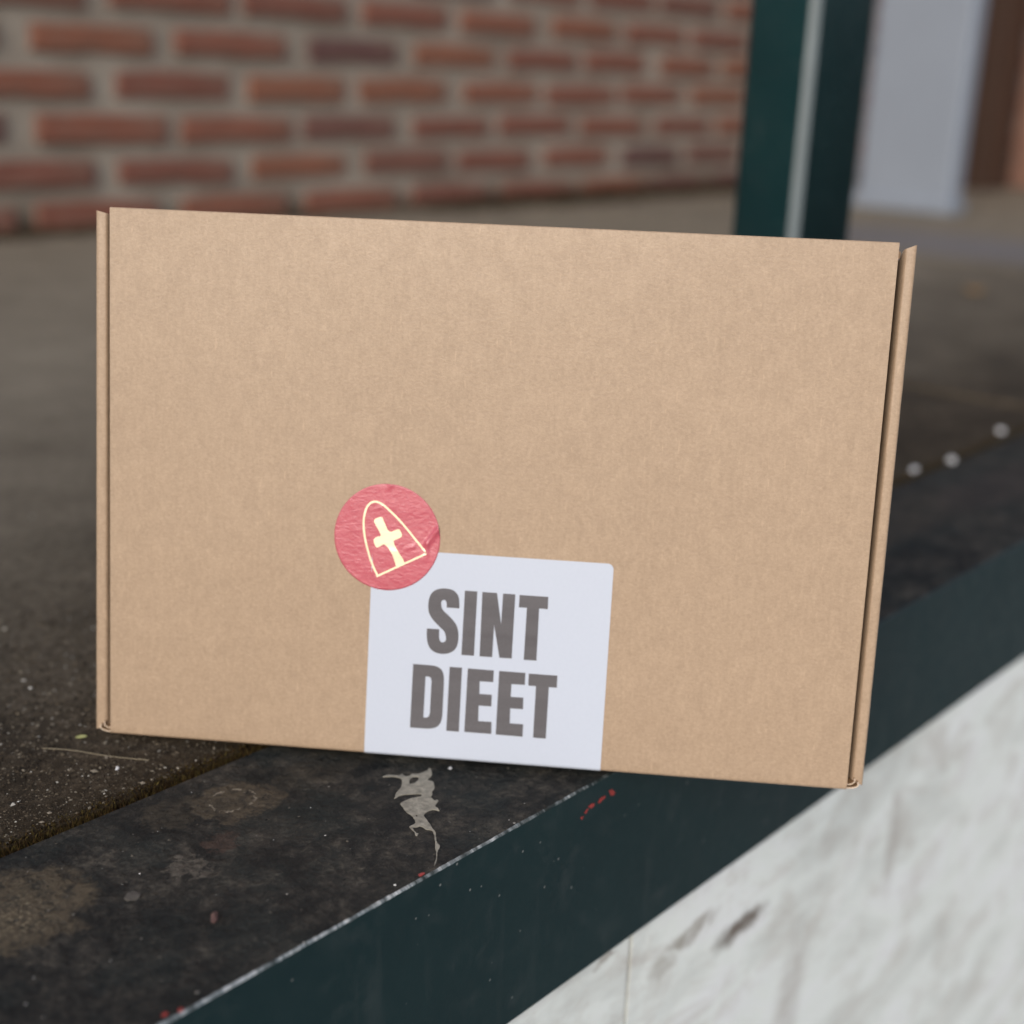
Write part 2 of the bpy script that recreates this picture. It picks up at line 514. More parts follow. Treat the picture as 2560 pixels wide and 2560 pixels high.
STONE_GREY = mat_plain('grey_pebble', (0.085, 0.075, 0.065), 0.85, 260, 0.3, 0.6, 0.001)
CHIP_WHITE = mat_plain('white_chip', (0.62, 0.62, 0.64), 0.5, 200, 0.05)
LEAF_G = mat_plain('yellow_green_leaf', (0.38, 0.38, 0.16), 0.6, 300, 0.3)
LEAF_O = mat_plain('ochre_leaf', (0.36, 0.20, 0.06), 0.7, 200, 0.3)
STRAW = mat_plain('dry_straw', (0.30, 0.25, 0.17), 0.7, 300, 0.2)

# ------------------------------------------------------------------ traced outlines, in millimetres
GS = [(156.83,69.7),(156.73,72.13),(156.32,74.77),(155.19,76.6),(153.28,77.83),(150.27,78.23),(147.3,77.73),(145.11,76.51),(143.7,74.28),(143.15,71.18),(143.27,67.98),(144.19,65.51),(146.17,62.97),(149.13,60.26),(150.7,58.68),(151.37,56.81),(151.51,55.27),(151.03,54.24),(149.99,53.85),(149.15,54.18),(148.57,55.45),(148.41,57.75),(148.4,59.67),(142.92,59.66),(142.96,56.58),(143.38,53.53),(144.38,51.13),(146.17,49.48),(148.47,48.72),(151.48,48.71),(154.07,49.67),(155.88,51.35),(156.76,53.73),(157.0,56.83),(156.65,59.88),(155.64,62.49),(153.83,64.66),(151.49,66.8),(149.54,68.57),(148.87,70.44),(148.81,71.96),(149.23,72.75),(149.96,73.03),(150.72,72.78),(151.14,71.74),(151.3,69.69)]
GI1 = [(158.94,77.85),(164.38,77.84),(164.18,48.79),(158.63,48.77)]
GN = [(166.61,77.77),(173.01,77.75),(175.45,63.91),(175.68,77.71),(181.02,77.7),(180.82,48.78),(175.43,48.77),(172.42,63.31),(172.21,48.76),(166.66,48.74)]
GT1 = [(182.88,77.6),(195.38,77.56),(195.45,72.11),(191.68,72.15),(191.72,48.65),(186.13,48.63),(186.35,72.08),(182.86,72.06)]
GD = [(137.43,43.1),(144.54,43.08),(146.96,42.95),(148.72,42.46),(150.04,41.47),(150.85,40.13),(151.3,38.21),(151.41,35.5),(151.34,20.61),(151.11,18.62),(150.58,16.77),(149.57,15.35),(148.31,14.54),(146.43,14.0),(144.91,13.8),(137.06,13.74)]
GDh = [(143.15,37.84),(144.74,37.8),(145.52,37.24),(145.88,35.86),(145.7,20.96),(145.3,19.51),(144.41,18.89),(142.89,18.85)]
GI2 = [(153.67,42.98),(159.17,43.0),(159.0,13.48),(153.37,13.52)]
GE1 = [(161.74,42.88),(173.24,42.8),(173.27,37.45),(167.25,37.39),(167.36,31.63),(172.86,31.66),(172.96,26.28),(167.3,26.23),(167.4,19.1),(173.37,19.17),(173.48,13.6),(161.43,13.6)]
GE2 = [(175.64,42.75),(187.17,42.76),(187.23,37.26),(181.31,37.2),(181.3,31.37),(186.85,31.4),(186.97,26.1),(181.33,26.06),(181.45,19.18),(187.4,19.17),(187.39,13.43),(175.45,13.52)]
GT2 = [(188.68,42.56),(201.29,42.57),(201.3,37.08),(197.79,37.05),(197.71,13.38),(192.07,13.41),(192.11,37.08),(188.74,37.06)]
LABEL = [(117.6,94.38),(220.37,93.73),(222.76,91.64),(222.55,-0.4),(116.81,-0.34)]
MITRE = [(120.37,81.98),(118.75,84.99),(116.86,89.3),(115.23,94.51),(114.23,98.57),(113.61,102.65),(113.49,106.46),(113.9,109.41),(114.69,111.95),(116.09,113.79),(117.81,114.62),(119.85,114.4),(122.22,113.16),(125.5,110.45),(129.1,107.17),(132.72,103.31),(136.36,99.15),(139.09,96.1),(141.07,93.73)]
CROSS = [(118.07,106.31),(118.63,107.14),(120.64,108.03),(121.67,107.72),(122.14,106.72),(123.54,103.88),(124.17,102.6),(125.36,101.8),(126.51,102.17),(128.8,103.2),(129.85,102.24),(130.4,100.81),(130.28,100.07),(129.38,99.28),(127.37,98.26),(126.96,97.65),(127.45,95.91),(129.0,93.36),(131.94,88.54),(128.65,86.72),(127.86,88.27),(126.59,91.43),(125.18,93.99),(123.97,95.39),(122.78,95.99),(121.92,95.69),(119.91,94.53),(118.87,95.2),(118.13,97.36),(118.47,98.41),(119.61,99.22),(121.2,99.91),(119.95,102.48),(118.4,105.16)]
CREASE = [(124.81,122.33),(123.71,120.52),(146.56,105.38),(141.64,97.73),(141.48,94.49),(141.88,91.57),(147.05,100.44)]
SPLAT = [(179.37,59.6),(178.65,57.67),(176.73,55.37),(174.24,53.66),(171.39,52.85),(171.93,50.3),(170.71,47.95),(168.25,45.33),(165.72,44.33),(164.11,42.46),(162.49,41.59),(161.52,40.11),(161.18,38.02),(162.43,37.76),(162.08,36.66),(159.38,35.46),(157.92,34.5),(157.47,32.57),(156.54,30.66),(155.88,32.71),(154.27,33.82),(151.98,33.73),(149.36,32.57),(147.79,29.49),(146.58,26.57),(144.81,23.33),(143.85,20.68),(142.37,18.58),(139.83,15.81),(138.14,13.56),(137.55,11.55),(135.8,10.28),(134.15,9.35),(131.86,7.39),(129.68,5.36),(127.25,3.63),(125.76,3.05),(127.44,4.27),(130.29,6.43),(133.68,9.82),(134.9,11.6),(136.75,13.21),(138.96,15.8),(141.82,19.13),(143.25,21.28),(143.2,22.67),(142.33,23.97),(142.49,26.07),(142.19,27.72),(140.86,28.31),(139.57,28.94),(138.36,27.44),(137.53,25.14),(137.69,24.09),(136.23,23.32),(136.19,24.24),(137.49,26.07),(138.08,28.62),(138.86,30.55),(140.8,30.45),(142.66,30.89),(144.46,33.23),(145.66,36.21),(146.03,39.58),(147.36,42.98),(148.5,45.18),(149.07,46.54),(151.87,46.67),(155.57,46.43),(159.32,44.7),(160.79,46.2),(157.89,48.84),(154.97,50.92),(152.48,51.4),(149.78,51.13),(151.47,52.39),(153.65,54.18),(156.61,55.23),(159.84,57.06),(162.46,59.54),(163.97,61.64),(163.55,64.1),(161.45,66.65),(159.12,68.42),(162.2,67.98),(164.3,65.42),(165.6,64.15),(167.15,64.71),(166.66,62.09),(167.97,60.81),(170.04,61.38),(172.39,59.6),(175.54,59.13),(177.38,58.9)]
HOLE1 = [(163.41,56.09),(165.93,58.18),(168.76,59.01),(170.33,57.48),(168.53,55.65),(165.72,54.84),(164.03,55.18)]
HOLE2 = [(146.77,35.12),(147.61,35.23),(147.05,33.91),(146.4,33.99)]
RED0 = [(234.16,-8.56),(236.3,-8.78),(238.67,-11.21),(237.87,-12.37),(235.65,-11.47)]
RED1 = [(226.33,-11.49),(227.7,-10.16),(230.64,-9.67),(231.96,-10.83),(229.62,-11.57),(227.28,-12.08)]
RED2 = [(219.18,-10.65),(221.17,-10.01),(223.58,-10.57),(223.7,-11.88),(221.36,-12.17)]
RED3 = [(216.73,-12.76),(218.36,-11.35),(219.27,-11.73),(217.98,-13.69)]
RED4 = [(214.3,-14.86),(215.07,-13.73),(216.29,-14.45),(215.22,-15.45)]


# ------------------------------------------------------------------ setting
GROUND_Z = -0.75
bm = bmesh.new()
bmesh.ops.create_grid(bm, x_segments=6, y_segments=6, size=60)
g = obj('ground', bm, PAVE, matrix=Matrix.Translation((0, 0, GROUND_Z)))
tag(g, kind='structure')

S0, S1 = -2.2, 8.0
BEAM_W, BEAM_H = 0.1275, 0.0997

# floor slabs
fl = obj('platform_floor', box_bm(S0, S1, BEAM_W + 0.001, 2.25, -0.20, -0.012), JOINT, matrix=M_PLAT.copy())
tag(fl, kind='structure')
joints = [S0, -1.05, 1.112, 2.15, 3.35, 4.7, S1]
for a, b in zip(joints[:-1], joints[1:]):
    bm = bmesh.new()
    box_bm(a + 0.010, b - 0.010, BEAM_W + 0.004, 2.24, -0.011, 0.0, 0.002, 2, bm)
    o = obj('slab', bm, FLOOR, parent=fl)

# white plinth under the beam
def plinth():
    b = bmesh.new()
    top, bot = -BEAM_H + 0.002, GROUND_Z
    crack = 0.2655
    for (a, c) in ((S0, crack - 0.0024), (crack + 0.0024, S1)):
        n = 40
        box_bm(a, c, 0.003 if a == S0 else 0.0040, 0.12, bot, top, 0, 1, b)
    return b
pl = obj('plinth_wall', plinth(), PLINTH, matrix=M_PLAT.copy())
obj('crack_filling', box_bm(0.2655 - 0.004, 0.2655 + 0.004, 0.0062, 0.05, GROUND_Z + 0.001, -BEAM_H - 0.0005), CRACK, parent=pl)
tag(pl, 'white rendered plinth wall with stains and a vertical crack below the green beam', 'wall')

# ------------------------------------------------------------------ green steel edge beam
def beam():
    b = bmesh.new()
    ss = [S0]
    s = S0
    while s < S1:
        if -0.10 < s < 0.42: d = 0.0011
        elif -0.2 < s < 1.5: d = 0.006
        else: d = 0.12
        s += d
        ss.append(min(s, S1))
    rings = []
    fine = lambda s: -0.12 < s < 1.4
    for s in ss:
        j = 0.0
        k = 0.0
        if fine(s):
            j = 0.00035 * noise.noise((s * 420, 0.3, 0)) + 0.0004 * noise.noise((s * 90, 7.3, 0))
            k = 0.00035 * noise.noise((s * 380, 3.1, 5)) + 0.0004 * noise.noise((s * 70, 1.7, 2))
        w = 0.0006
        prof = [(BEAM_W, -0.003), (BEAM_W - 0.002, 0.0), (BEAM_W * 0.5, 0.0), (w + 0.0004 + k, 0.0), (0.0002 + abs(j) * 0.4, -0.0003),
                (0.0, -w - abs(k) * 0.8 - 0.0002), (0.0, -BEAM_H * 0.5), (0.0, -BEAM_H + 0.0015), (0.0015, -BEAM_H), (0.05, -BEAM_H), (0.05, -0.02), (BEAM_W, -0.02)]
        rings.append([b.verts.new((s, t, z)) for t, z in prof])
    np_ = len(rings[0])
    for r0, r1 in zip(rings[:-1], rings[1:]):
        for i in range(np_):
            j = (i + 1) % np_
            f = b.faces.new((r0[i], r0[j], r1[j], r1[i]))
            f.material_index = 0 if i in (0, 1, 2) else (2 if i in (3, 4) else 1)
    b.faces.new(rings[0]); b.faces.new(list(reversed(rings[-1])))
    bmesh.ops.recalc_face_normals(b, faces=b.faces[:])
    return b
beam_root = empty('edge_beam', M_PLAT.copy())
tag(beam_root, 'dark green painted steel edge beam with grimy black top and chipped rim', 'beam')
obj('beam_profile', beam(), [BEAM_TOP, GREEN, EDGE_M], parent=beam_root)

# dried cement splash, red paint dabs
sp = [(q[0] + 0.22 * noise.noise((q[0] * 0.9, q[1] * 0.9, 0)), q[1] + 0.22 * noise.noise((q[0] * 0.9, q[1] * 0.9, 5))) for q in smooth_loop(SPLAT, 3)]
holes = [smooth_loop(HOLE1, 3), smooth_loop(HOLE2, 3)]
obj('dried_splash', plate_bm(sp, holes, lambda u, v, h: (u, v, 0.00005 + h), 0.00035), SPLASH, parent=beam_root)
for i, r in enumerate((RED0, RED1, RED2, RED3, RED4)):
    obj('red_paint_dab', plate_bm([(a + 0.5 * noise.noise((a * 1.7, c * 1.7, 1)), c + 0.5 * noise.noise((a * 1.7, c * 1.7, 8))) for a, c in refine(r, 0.4)], [], lambda u, v, h: (u, -0.00005 - h, v), 0.0002), RED_PAINT, parent=beam_root)
for (s, t, rx, ry) in ((0.0064, 0.0010, 0.0014, 0.0010), (0.0015, 0.0027, 0.0014, 0.0012), (0.118, 0.0016, 0.0018, 0.0010)):
    q = [((s + rx * math.cos(a) * rnd.uniform(0.6, 1.1)) * 1000, (t + ry * math.sin(a) * rnd.uniform(0.6, 1.1)) * 1000) for a in [k * math.tau / 9 for k in range(9)]]
    obj('red_paint_dab', plate_bm(q, [], lambda u, v, h: (u, v + 0.0006, 0.00005 + h), 0.0003), RED_PAINT, parent=beam_root)

# ------------------------------------------------------------------ green post
POST_T = 0.248
def make_post():
    s0, t0, a, bb = POST
    root = empty('porch_post', M_PLAT @ Matrix.Translation((s0 + bb / 2, t0 + a / 2, 0)))
    tag(root, 'dark green painted steel post with rounded corners behind the box', 'post')
    b = bmesh.new()
    r = 0.010
    prof = []
    for (cx, cy, a0) in ((bb / 2 - r, a / 2 - r, 0), (-bb / 2 + r, a / 2 - r, 90), (-bb / 2 + r, -a / 2 + r, 180), (bb / 2 - r, -a / 2 + r, 270)):
        for k in range(7):
            an = R(a0 + k * 15)
            prof.append((cx + r * math.cos(an), cy + r * math.sin(an)))
    lo = [b.verts.new((x, y, 0.008)) for x, y in prof]
    hi = [b.verts.new((x, y, 2.299)) for x, y in prof]
    n = len(prof)
    for i in range(n):
        b.faces.new((lo[i], lo[(i + 1) % n], hi[(i + 1) % n], hi[i]))
    b.faces.new(lo[::-1]); b.faces.new(hi)
    o = smooth(obj('shaft', b, GREEN_POST, parent=root))
    o.data.polygons[-1].use_smooth = False; o.data.polygons[-2].use_smooth = False
    # added pale strip: the glint on the near corner, put into its colour
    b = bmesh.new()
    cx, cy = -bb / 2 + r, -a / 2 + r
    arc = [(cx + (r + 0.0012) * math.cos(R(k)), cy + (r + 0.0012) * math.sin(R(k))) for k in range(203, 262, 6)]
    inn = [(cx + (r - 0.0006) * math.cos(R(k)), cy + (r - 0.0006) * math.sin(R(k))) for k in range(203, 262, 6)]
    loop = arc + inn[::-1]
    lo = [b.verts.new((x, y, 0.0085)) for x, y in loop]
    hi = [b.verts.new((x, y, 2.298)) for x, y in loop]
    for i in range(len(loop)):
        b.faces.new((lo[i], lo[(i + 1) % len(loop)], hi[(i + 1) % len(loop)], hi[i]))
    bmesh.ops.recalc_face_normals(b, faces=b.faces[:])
    st_ = obj('corner_glint_strip', b, GLINT_STRIP, parent=root)
    st_['label'] = 'pale grey strip painted as the glint down the near corner of the post'
    obj('base_plate', box_bm(-bb / 2 - 0.02, bb / 2 + 0.02, -a / 2 - 0.02, a / 2 + 0.02, 0.0002, 0.0082, 0.0015), GREEN_POST, parent=root)
    for sx in (-1, 1):
        for sy in (-1, 1):
            b = bmesh.new()
            bmesh.ops.create_cone(b, cap_ends=True, segments=6, radius1=0.006, radius2=0.0055, depth=0.006,
                                  matrix=Matrix.Translation((sx * (bb / 2 + 0.011), sy * (a / 2 + 0.011), 0.0112)))
            obj('bolt', b, GREEN_POST, parent=root)
    return root
POST = (0.775, POST_T, 0.063, 0.098)   # s of its near corner, t of its outer face, width, length
post_root = make_post()

# ------------------------------------------------------------------ brick wall
wall = empty('brick_wall', M_PLAT @ Matrix.Translation((0, WALL_T, 0)))
tag(wall, 'red brick wall with wide smeared grey mortar joints behind the platform', 'wall')
def mortar():
    b = bmesh.new()
    xs = [0.4 + i * 0.05 for i in range(int((S1 - 0.4) / 0.05) + 1)]
    zs = [0.0, 0.03] + [0.06 + k * 0.04 for k in range(23)] + [1.4, 2.298]
    V = [[b.verts.new((x, 0.004 * noise.noise((x * 14, z * 26, 2.0)), z)) for z in zs] for x in xs]
    for i in range(len(xs) - 1):
        for j in range(len(zs) - 1):
            b.faces.new((V[i][j], V[i + 1][j], V[i + 1][j + 1], V[i][j + 1]))
    ret = bmesh.ops.extrude_face_region(b, geom=b.faces[:])
    bmesh.ops.translate(b, verts=[v for v in ret['geom'] if isinstance(v, bmesh.types.BMVert)], vec=(0, 0.21, 0))
    for v in ret['geom']:
        if isinstance(v, bmesh.types.BMVert): v.co.y = 0.21
    bmesh.ops.recalc_face_normals(b, faces=b.faces[:])
    return b
smooth(obj('mortar', mortar(), MORTAR, parent=wall))
def brick_mesh(i, L=0.249, H=0.0465, D=0.05):
    b = bmesh.new()
    box_bm(-L / 2, L / 2, 0, D, -H / 2, H / 2, 0, 1, b)
    bmesh.ops.subdivide_edges(b, edges=[e for e in b.edges if abs(e.verts[0].co.x - e.verts[1].co.x) > 0.1], cuts=3)
    for v in b.verts:
        v.co += Vector((rnd.uniform(-1, 1) * 0.005, rnd.uniform(-1, 1) * 0.0015, rnd.uniform(-1, 1) * 0.0016))
    bmesh.ops.bevel(b, geom=[e for e in b.edges if e.calc_face_angle(0) > 0.6], offset=0.004, segments=1, affect='EDGES')
    me = bpy.data.meshes.new('brick')
    b.to_mesh(me); b.free()
    me.materials.append(BRICK)
    return me
bricks = [brick_mesh(i) for i in range(9)]
ROW_Z0, ROW_P, PITCH = 0.0240, 0.0743, 0.2943
for r in range(11):
    x = (1.149 if r % 2 == 0 else 1.303) - 3 * PITCH
    while x < 5.2:
        o = bpy.data.objects.new('brick', rnd.choice(bricks))
        COL.objects.link(o)
        o.parent = wall
        o.location = (x + rnd.uniform(-0.008, 0.008), -0.0095 + rnd.uniform(-0.002, 0.002), ROW_Z0 + r * ROW_P + rnd.uniform(-0.003, 0.003))
        o.rotation_euler = (0, rnd.uniform(-0.012, 0.012), 0)
        sc = rnd.uniform(0.95, 1.03)
        o.scale = (sc, 1, rnd.uniform(0.93, 1.06))
        x += PITCH

# pale pier, brown post and boards at the right edge of the view
wp = empty('pale_pier', M_PLAT @ Matrix.Translation((2.992, 1.120, 0)))
tag(wp, 'pale blue grey painted pier beyond the green post', 'pier')
obj('shaft', box_bm(0, 0.07, 0, 0.25, 0.0005, 2.298, 0.012, 2), WHITE_P, parent=wp)
obj('foot', box_bm(-0.010, 0.08, -0.008, 0.258, 0.0002, 0.035, 0.006, 2), WHITE_P, parent=wp)
bp = empty('timber_post', M_PLAT @ Matrix.Translation((3.894, 1.417, 0)))
tag(bp, 'dark brown upright timber beside the pale pier at the right edge', 'timber')
obj('post', box_bm(0, 0.16, 0.004, 0.13, 0.0005, 2.298, 0.006, 2), BROWN_W, parent=bp)
obj('sole_block', box_bm(-0.01, 0.17, -0.004, 0.14, 0.0002, 0.03, 0.004, 2), BROWN_W, parent=bp)
bd = empty('board_screen', M_PLAT @ Matrix.Translation((4.082, 1.009, 0)))
tag(bd, 'reddish brown boarded screen at the far right edge behind the dark timber', 'screen')
for k in range(7):
    obj('board', box_bm(0.0, 0.022, 0.30 - k * 0.122, 0.417 - k * 0.122, 0.004, 2.298, 0.003, 1), RUST_W, parent=bd)
obj('rail', box_bm(0.0225, 0.07, -0.46, 0.41, 0.25, 0.33, 0.003, 1), BROWN_W, parent=bd)

# ------------------------------------------------------------------ the cardboard box
box_root = empty('cardboard_box', M_BOX.copy())
tag(box_root, 'brown cardboard mailer box standing on edge with white label and red round sticker', 'box')
W = 0.330
DEP = 0.029
TL, TR, BR_, BL_ = Vector((0.0003, 0.2341)), Vector((0.3300, 0.2349)), Vector((0.3300, 0.0)), Vector((0.0, 0.0))
def lid_xy(u, v):
    p = (BL_ * (1 - u) + BR_ * u) * (1 - v) + (TL * (1 - u) + TR * u) * v
    return p
def lid_bulge(x, z):
    """slight unevenness of the board, 0 at the rim"""
    u, v = x / 0.33, z / 0.238
    e = max(0.0, min(1, min(u, 1 - u, v, 1 - v) * 9))
    return e * (0.00022 * noise.noise((x * 16, z * 16, 1.3)) + 0.00030 * noise.noise((x * 6, z * 7, 4.0)))
def lid():
    b = bmesh.new()
    NX, NZ = 66, 48
    F = []
    for i in range(NX + 1):
        row = []
        for j in range(NZ + 1):
            p = lid_xy(i / NX, j / NZ)
            x, z = p
            row.append((x, z))
        F.append(row)
    T = 0.0030
    def col(i):
        # profile from the back of the top edge, down the front, round the bottom fold and back under the box
        pts = []
        x, z = F[i][NZ]
        pts.append((x, T, z)); pts.append((x, 0.0004, z)); pts.append((x, 0.0, z - 0.0004))
        for j in range(NZ - 1, 0, -1):
            x, z = F[i][j]
            pts.append((x, -lid_bulge(x, z), z))
        x = F[i][0][0]
        r = 0.0016
        for k in range(0, 7):
            a = R(k * 15)
            pts.append((x, r - r * math.cos(a), r - r * math.sin(a)))
        pts.append((x, 0.026, 0.0))
        pts.append((x, 0.026, T))
        pts.append((x, T, T))
        return pts
    cols = [[b.verts.new(p) for p in col(i)] for i in range(NX + 1)]
    n = len(cols[0])
    for c0, c1 in zip(cols[:-1], cols[1:]):
        for k in range(n):
            l = (k + 1) % n
            b.faces.new((c0[k], c0[l], c1[l], c1[k]))
    for c in (cols[0], cols[-1]):
        f = b.faces.new(c)
        f.material_index = 1
    bmesh.ops.recalc_face_normals(b, faces=b.faces[:])
    return b
o = obj('lid', lid(), [CARD, PAPER_EDGE], parent=box_root)
for p in o.data.polygons: p.use_smooth = (p.material_index == 0 and abs(p.normal.y) > 0.9)

o.data.set_sharp_from_angle(angle=R(30))

# tray: top, bottom and back walls behind the lid
def tray():
    b = bmesh.new()
    ins = 0.0005
    box_bm(0.002, 0.3285, 0.0036, DEP, 0.2295, 0.2325, 0.0006, 1, b)      # upper wall
    box_bm(0.002, 0.3285, 0.0036, DEP, 0.0036, 0.0066, 0.0006, 1, b)      # lower wall
    box_bm(-0.0055, 0.3365, DEP, DEP + 0.003, 0.0001, 0.2325, 0.0008, 1, b)   # back
    return b
obj('tray', tray(), CARD_IN, parent=box_root)

def side_wall(sgn):
    """rolled-over double side wall: a rounded rim runs beside the lid, its ends cut on the slant"""
    b = bmesh.new()
    if sgn > 0:
        xi0, xo0, xi1, xo1 = 0.3316, 0.3374, 0.3322, 0.3380     # inner, outer at the foot / at the head
        zi0, zo0, zi1, zo1 = 0.0040, 0.0014, 0.2320, 0.2345
    else:
        xi0, xo0, xi1, xo1 = -0.0017, -0.0082, -0.0011, -0.0072
        zi0, zo0, zi1, zo1 = 0.0034, 0.0003, 0.2312, 0.2326
    d = abs(xo0 - xi0)
    prof = []   # (fraction across 0 inner..1 outer, y)
    prof.append((0.0, DEP)); prof.append((0.0, 0.0115))
    for k in range(1, 7):
        a = R(k * 15)
        prof.append((0.32 * (1 - math.cos(a)), 0.0115 - 0.0080 * math.sin(a)))
    prof.append((0.70, 0.0034))
    for k in range(0, 7):
        a = R(k * 15)
        prof.append((0.80 + 0.2 * math.sin(a), 0.0034 + 0.0012 * (1 - math.cos(a))))
    prof.append((1.0, DEP))
    NS = 60
    rings = []
    for j in range(NS + 1):
        v = j / NS
        ring = []
        for f, y in prof:
            xi, xo = xi0 + (xi1 - xi0) * v, xo0 + (xo1 - xo0) * v
            x = xi + (xo - xi) * f
            z0 = zi0 + (zo0 - zi0) * f
            z1 = zi1 + (zo1 - zi1) * f - min(0.0045, max(0.0, y - 0.0050) * 0.9)
            wob = 0.00016 * noise.noise((v * 30, sgn * 3.0, 0.0)) if 0 < f <= 1 and y < 0.02 else 0.0
            ring.append(b.verts.new((x + wob * sgn * f, y + wob * 0.5, z0 + (z1 - z0) * v)))
        rings.append(ring)
    n = len(prof)
    for r0, r1 in zip(rings[:-1], rings[1:]):
        for k in range(n):
            l = (k + 1) % n
            f = b.faces.new((r0[k], r0[l], r1[l], r1[k]))
            f.smooth = k != n - 1
    for r in (rings[0], rings[-1]):
        f = b.faces.new(r)
        f.material_index = 1
    bmesh.ops.recalc_face_normals(b, faces=b.faces[:])
    o = obj('side_wall', b, [CARD, PAPER_EDGE], parent=box_root)
    o.data.set_sharp_from_angle(angle=R(40))
    return o
side_wall(-1); side_wall(1)

# cut ends of the folded corner flaps peeping out at the two lower corners
def ribbon(pts, y0, y1, th):
    b = bmesh.new()
    L = len(pts)
    nrm = []
    for i in range(L):
        a, c = pts[max(i - 1, 0)], pts[min(i + 1, L - 1)]
        d = Vector((c[0] - a[0], c[1] - a[1])).normalized()
        nrm.append(Vector((-d.y, d.x)))
    V = []
    for (x, z), nn in zip(pts, nrm):
        V.append([b.verts.new((x + nn.x * th * s, y, z + nn.y * th * s)) for s in (-0.5, 0.5) for y in (y0, y1)])
    for A, B in zip(V[:-1], V[1:]):
        for i, j in ((0, 1), (1, 3), (3, 2), (2, 0)):
            f = b.faces.new((A[i], A[j], B[j], B[i]))
            if (i, j) == (2, 0): f.material_index = 1
    b.faces.new((V[0][0], V[0][1], V[0][3], V[0][2])); b.faces.new((V[-1][0], V[-1][1], V[-1][3], V[-1][2]))
    bmesh.ops.recalc_face_normals(b, faces=b.faces[:])
    return b
for sgn in (-1, 1):
    ex = 0.0 if sgn < 0 else 0.330
    X = lambda v: ex + sgn * v
    pts = [(X(0.0004), 0.0008), (X(0.0025), 0.0010), (X(0.0044), 0.0017), (X(0.0050), 0.0026), (X(0.0046), 0.0038)]
    obj('corner_flap', ribbon(smooth_loop(pts, 3, False), 0.0010, 0.027, 0.0006), [CARD_IN, PAPER_EDGE], parent=box_root)
    pts = [(X(0.0004), 0.0022), (X(0.0018), 0.0023), (X(0.0030), 0.0030), (X(0.0035), 0.0040), (X(0.0033), 0.0050)]
    obj('corner_flap', ribbon(smooth_loop(pts, 3, False), 0.0018, 0.027, 0.0005), [CARD_IN, PAPER_EDGE], parent=box_root)

# label folded round the bottom edge of the lid
LAB_BL, LAB_TL = Vector((0.11681, 0.0)), Vector((0.1176, 0.0942))
LAB_BR, LAB_TR = Vector((0.22255, 0.0)), Vector((0.22276, 0.0938))
def label():
    b = bmesh.new()
    l0, l1 = LAB_BL, LAB_TL
    r0, r1 = LAB_BR, LAB_TR
    NX, NZ = 44, 40
    H = 0.0940
    rc = 0.0026
    th = 0.00016
    cols = []
    us = sorted(set([i / NX for i in range(NX + 1)] + [0.0246 * (1 - math.cos(R(k * 10))) for k in range(10)] + [1 - 0.0246 * (1 - math.cos(R(k * 10))) for k in range(10)]))
    for u in us:
        # rounded upper corners
        x_at = lambda v: (l0 * (1 - u) + r0 * u) * (1 - v) + (l1 * (1 - u) + r1 * u) * v
        wdt = 0.1055
        du = min(u, 1 - u) * wdt
        top = H if du > rc else H - (rc - math.sqrt(max(0.0, rc * rc - (rc - du) ** 2)))
        pts = []
        for j in range(NZ, -1, -1):
            v = j / NZ
            z = 0.0016 + (top - 0.0016) * v
            x = x_at(z / H).x
            pts.append((x, -th - lid_bulge(x, z), z))
        x = x_at(0).x
        r = 0.0016 + th
        for k in range(1, 7):
            a = R(k * 15)
            pts.append((x, 0.0016 - r * math.cos(a), 0.0016 - r * math.sin(a)))
        pts.append((x, 0.022, -th))
        cols.append([b.verts.new(p) for p in pts])
    # corner columns need extra resolution: nudge the first two columns onto the arc
    for c0, c1 in zip(cols[:-1], cols[1:]):
        for k in range(len(c0) - 1):
            f = b.faces.new((c0[k], c0[k + 1], c1[k + 1], c1[k]))
    bmesh.ops.recalc_face_normals(b, faces=b.faces[:])
    return b
lab = obj('label', label(), LABEL_M, parent=box_root)
sm = lab.modifiers.new('thickness', 'SOLIDIFY')
sm.thickness = 0.00012
sm.offset = -1.0
place = lambda u, v, h: (u, -0.00022 - h - lid_bulge(u, v), v)
def soft_S(P):
    """round the curves of the S but keep its four square terminals"""
    out = []
    runs = [P[0:23], P[23:46]]
    for r in runs:
        out += smooth_loop(r, 3, False)
    return out
for ch, P, Hs in (('s', soft_S(GS), []), ('i', GI1, []), ('n', GN, []), ('t', GT1, []), ('d', GD, [GDh]), ('i', GI2, []), ('e', GE1, []), ('e', GE2, []), ('t', GT2, [])):
    Q = P if ch == 's' else refine(P)
    obj('letter_' + ch, plate_bm(Q, [refine(hh) for hh in Hs], place, 0.00004), INK, parent=lab)

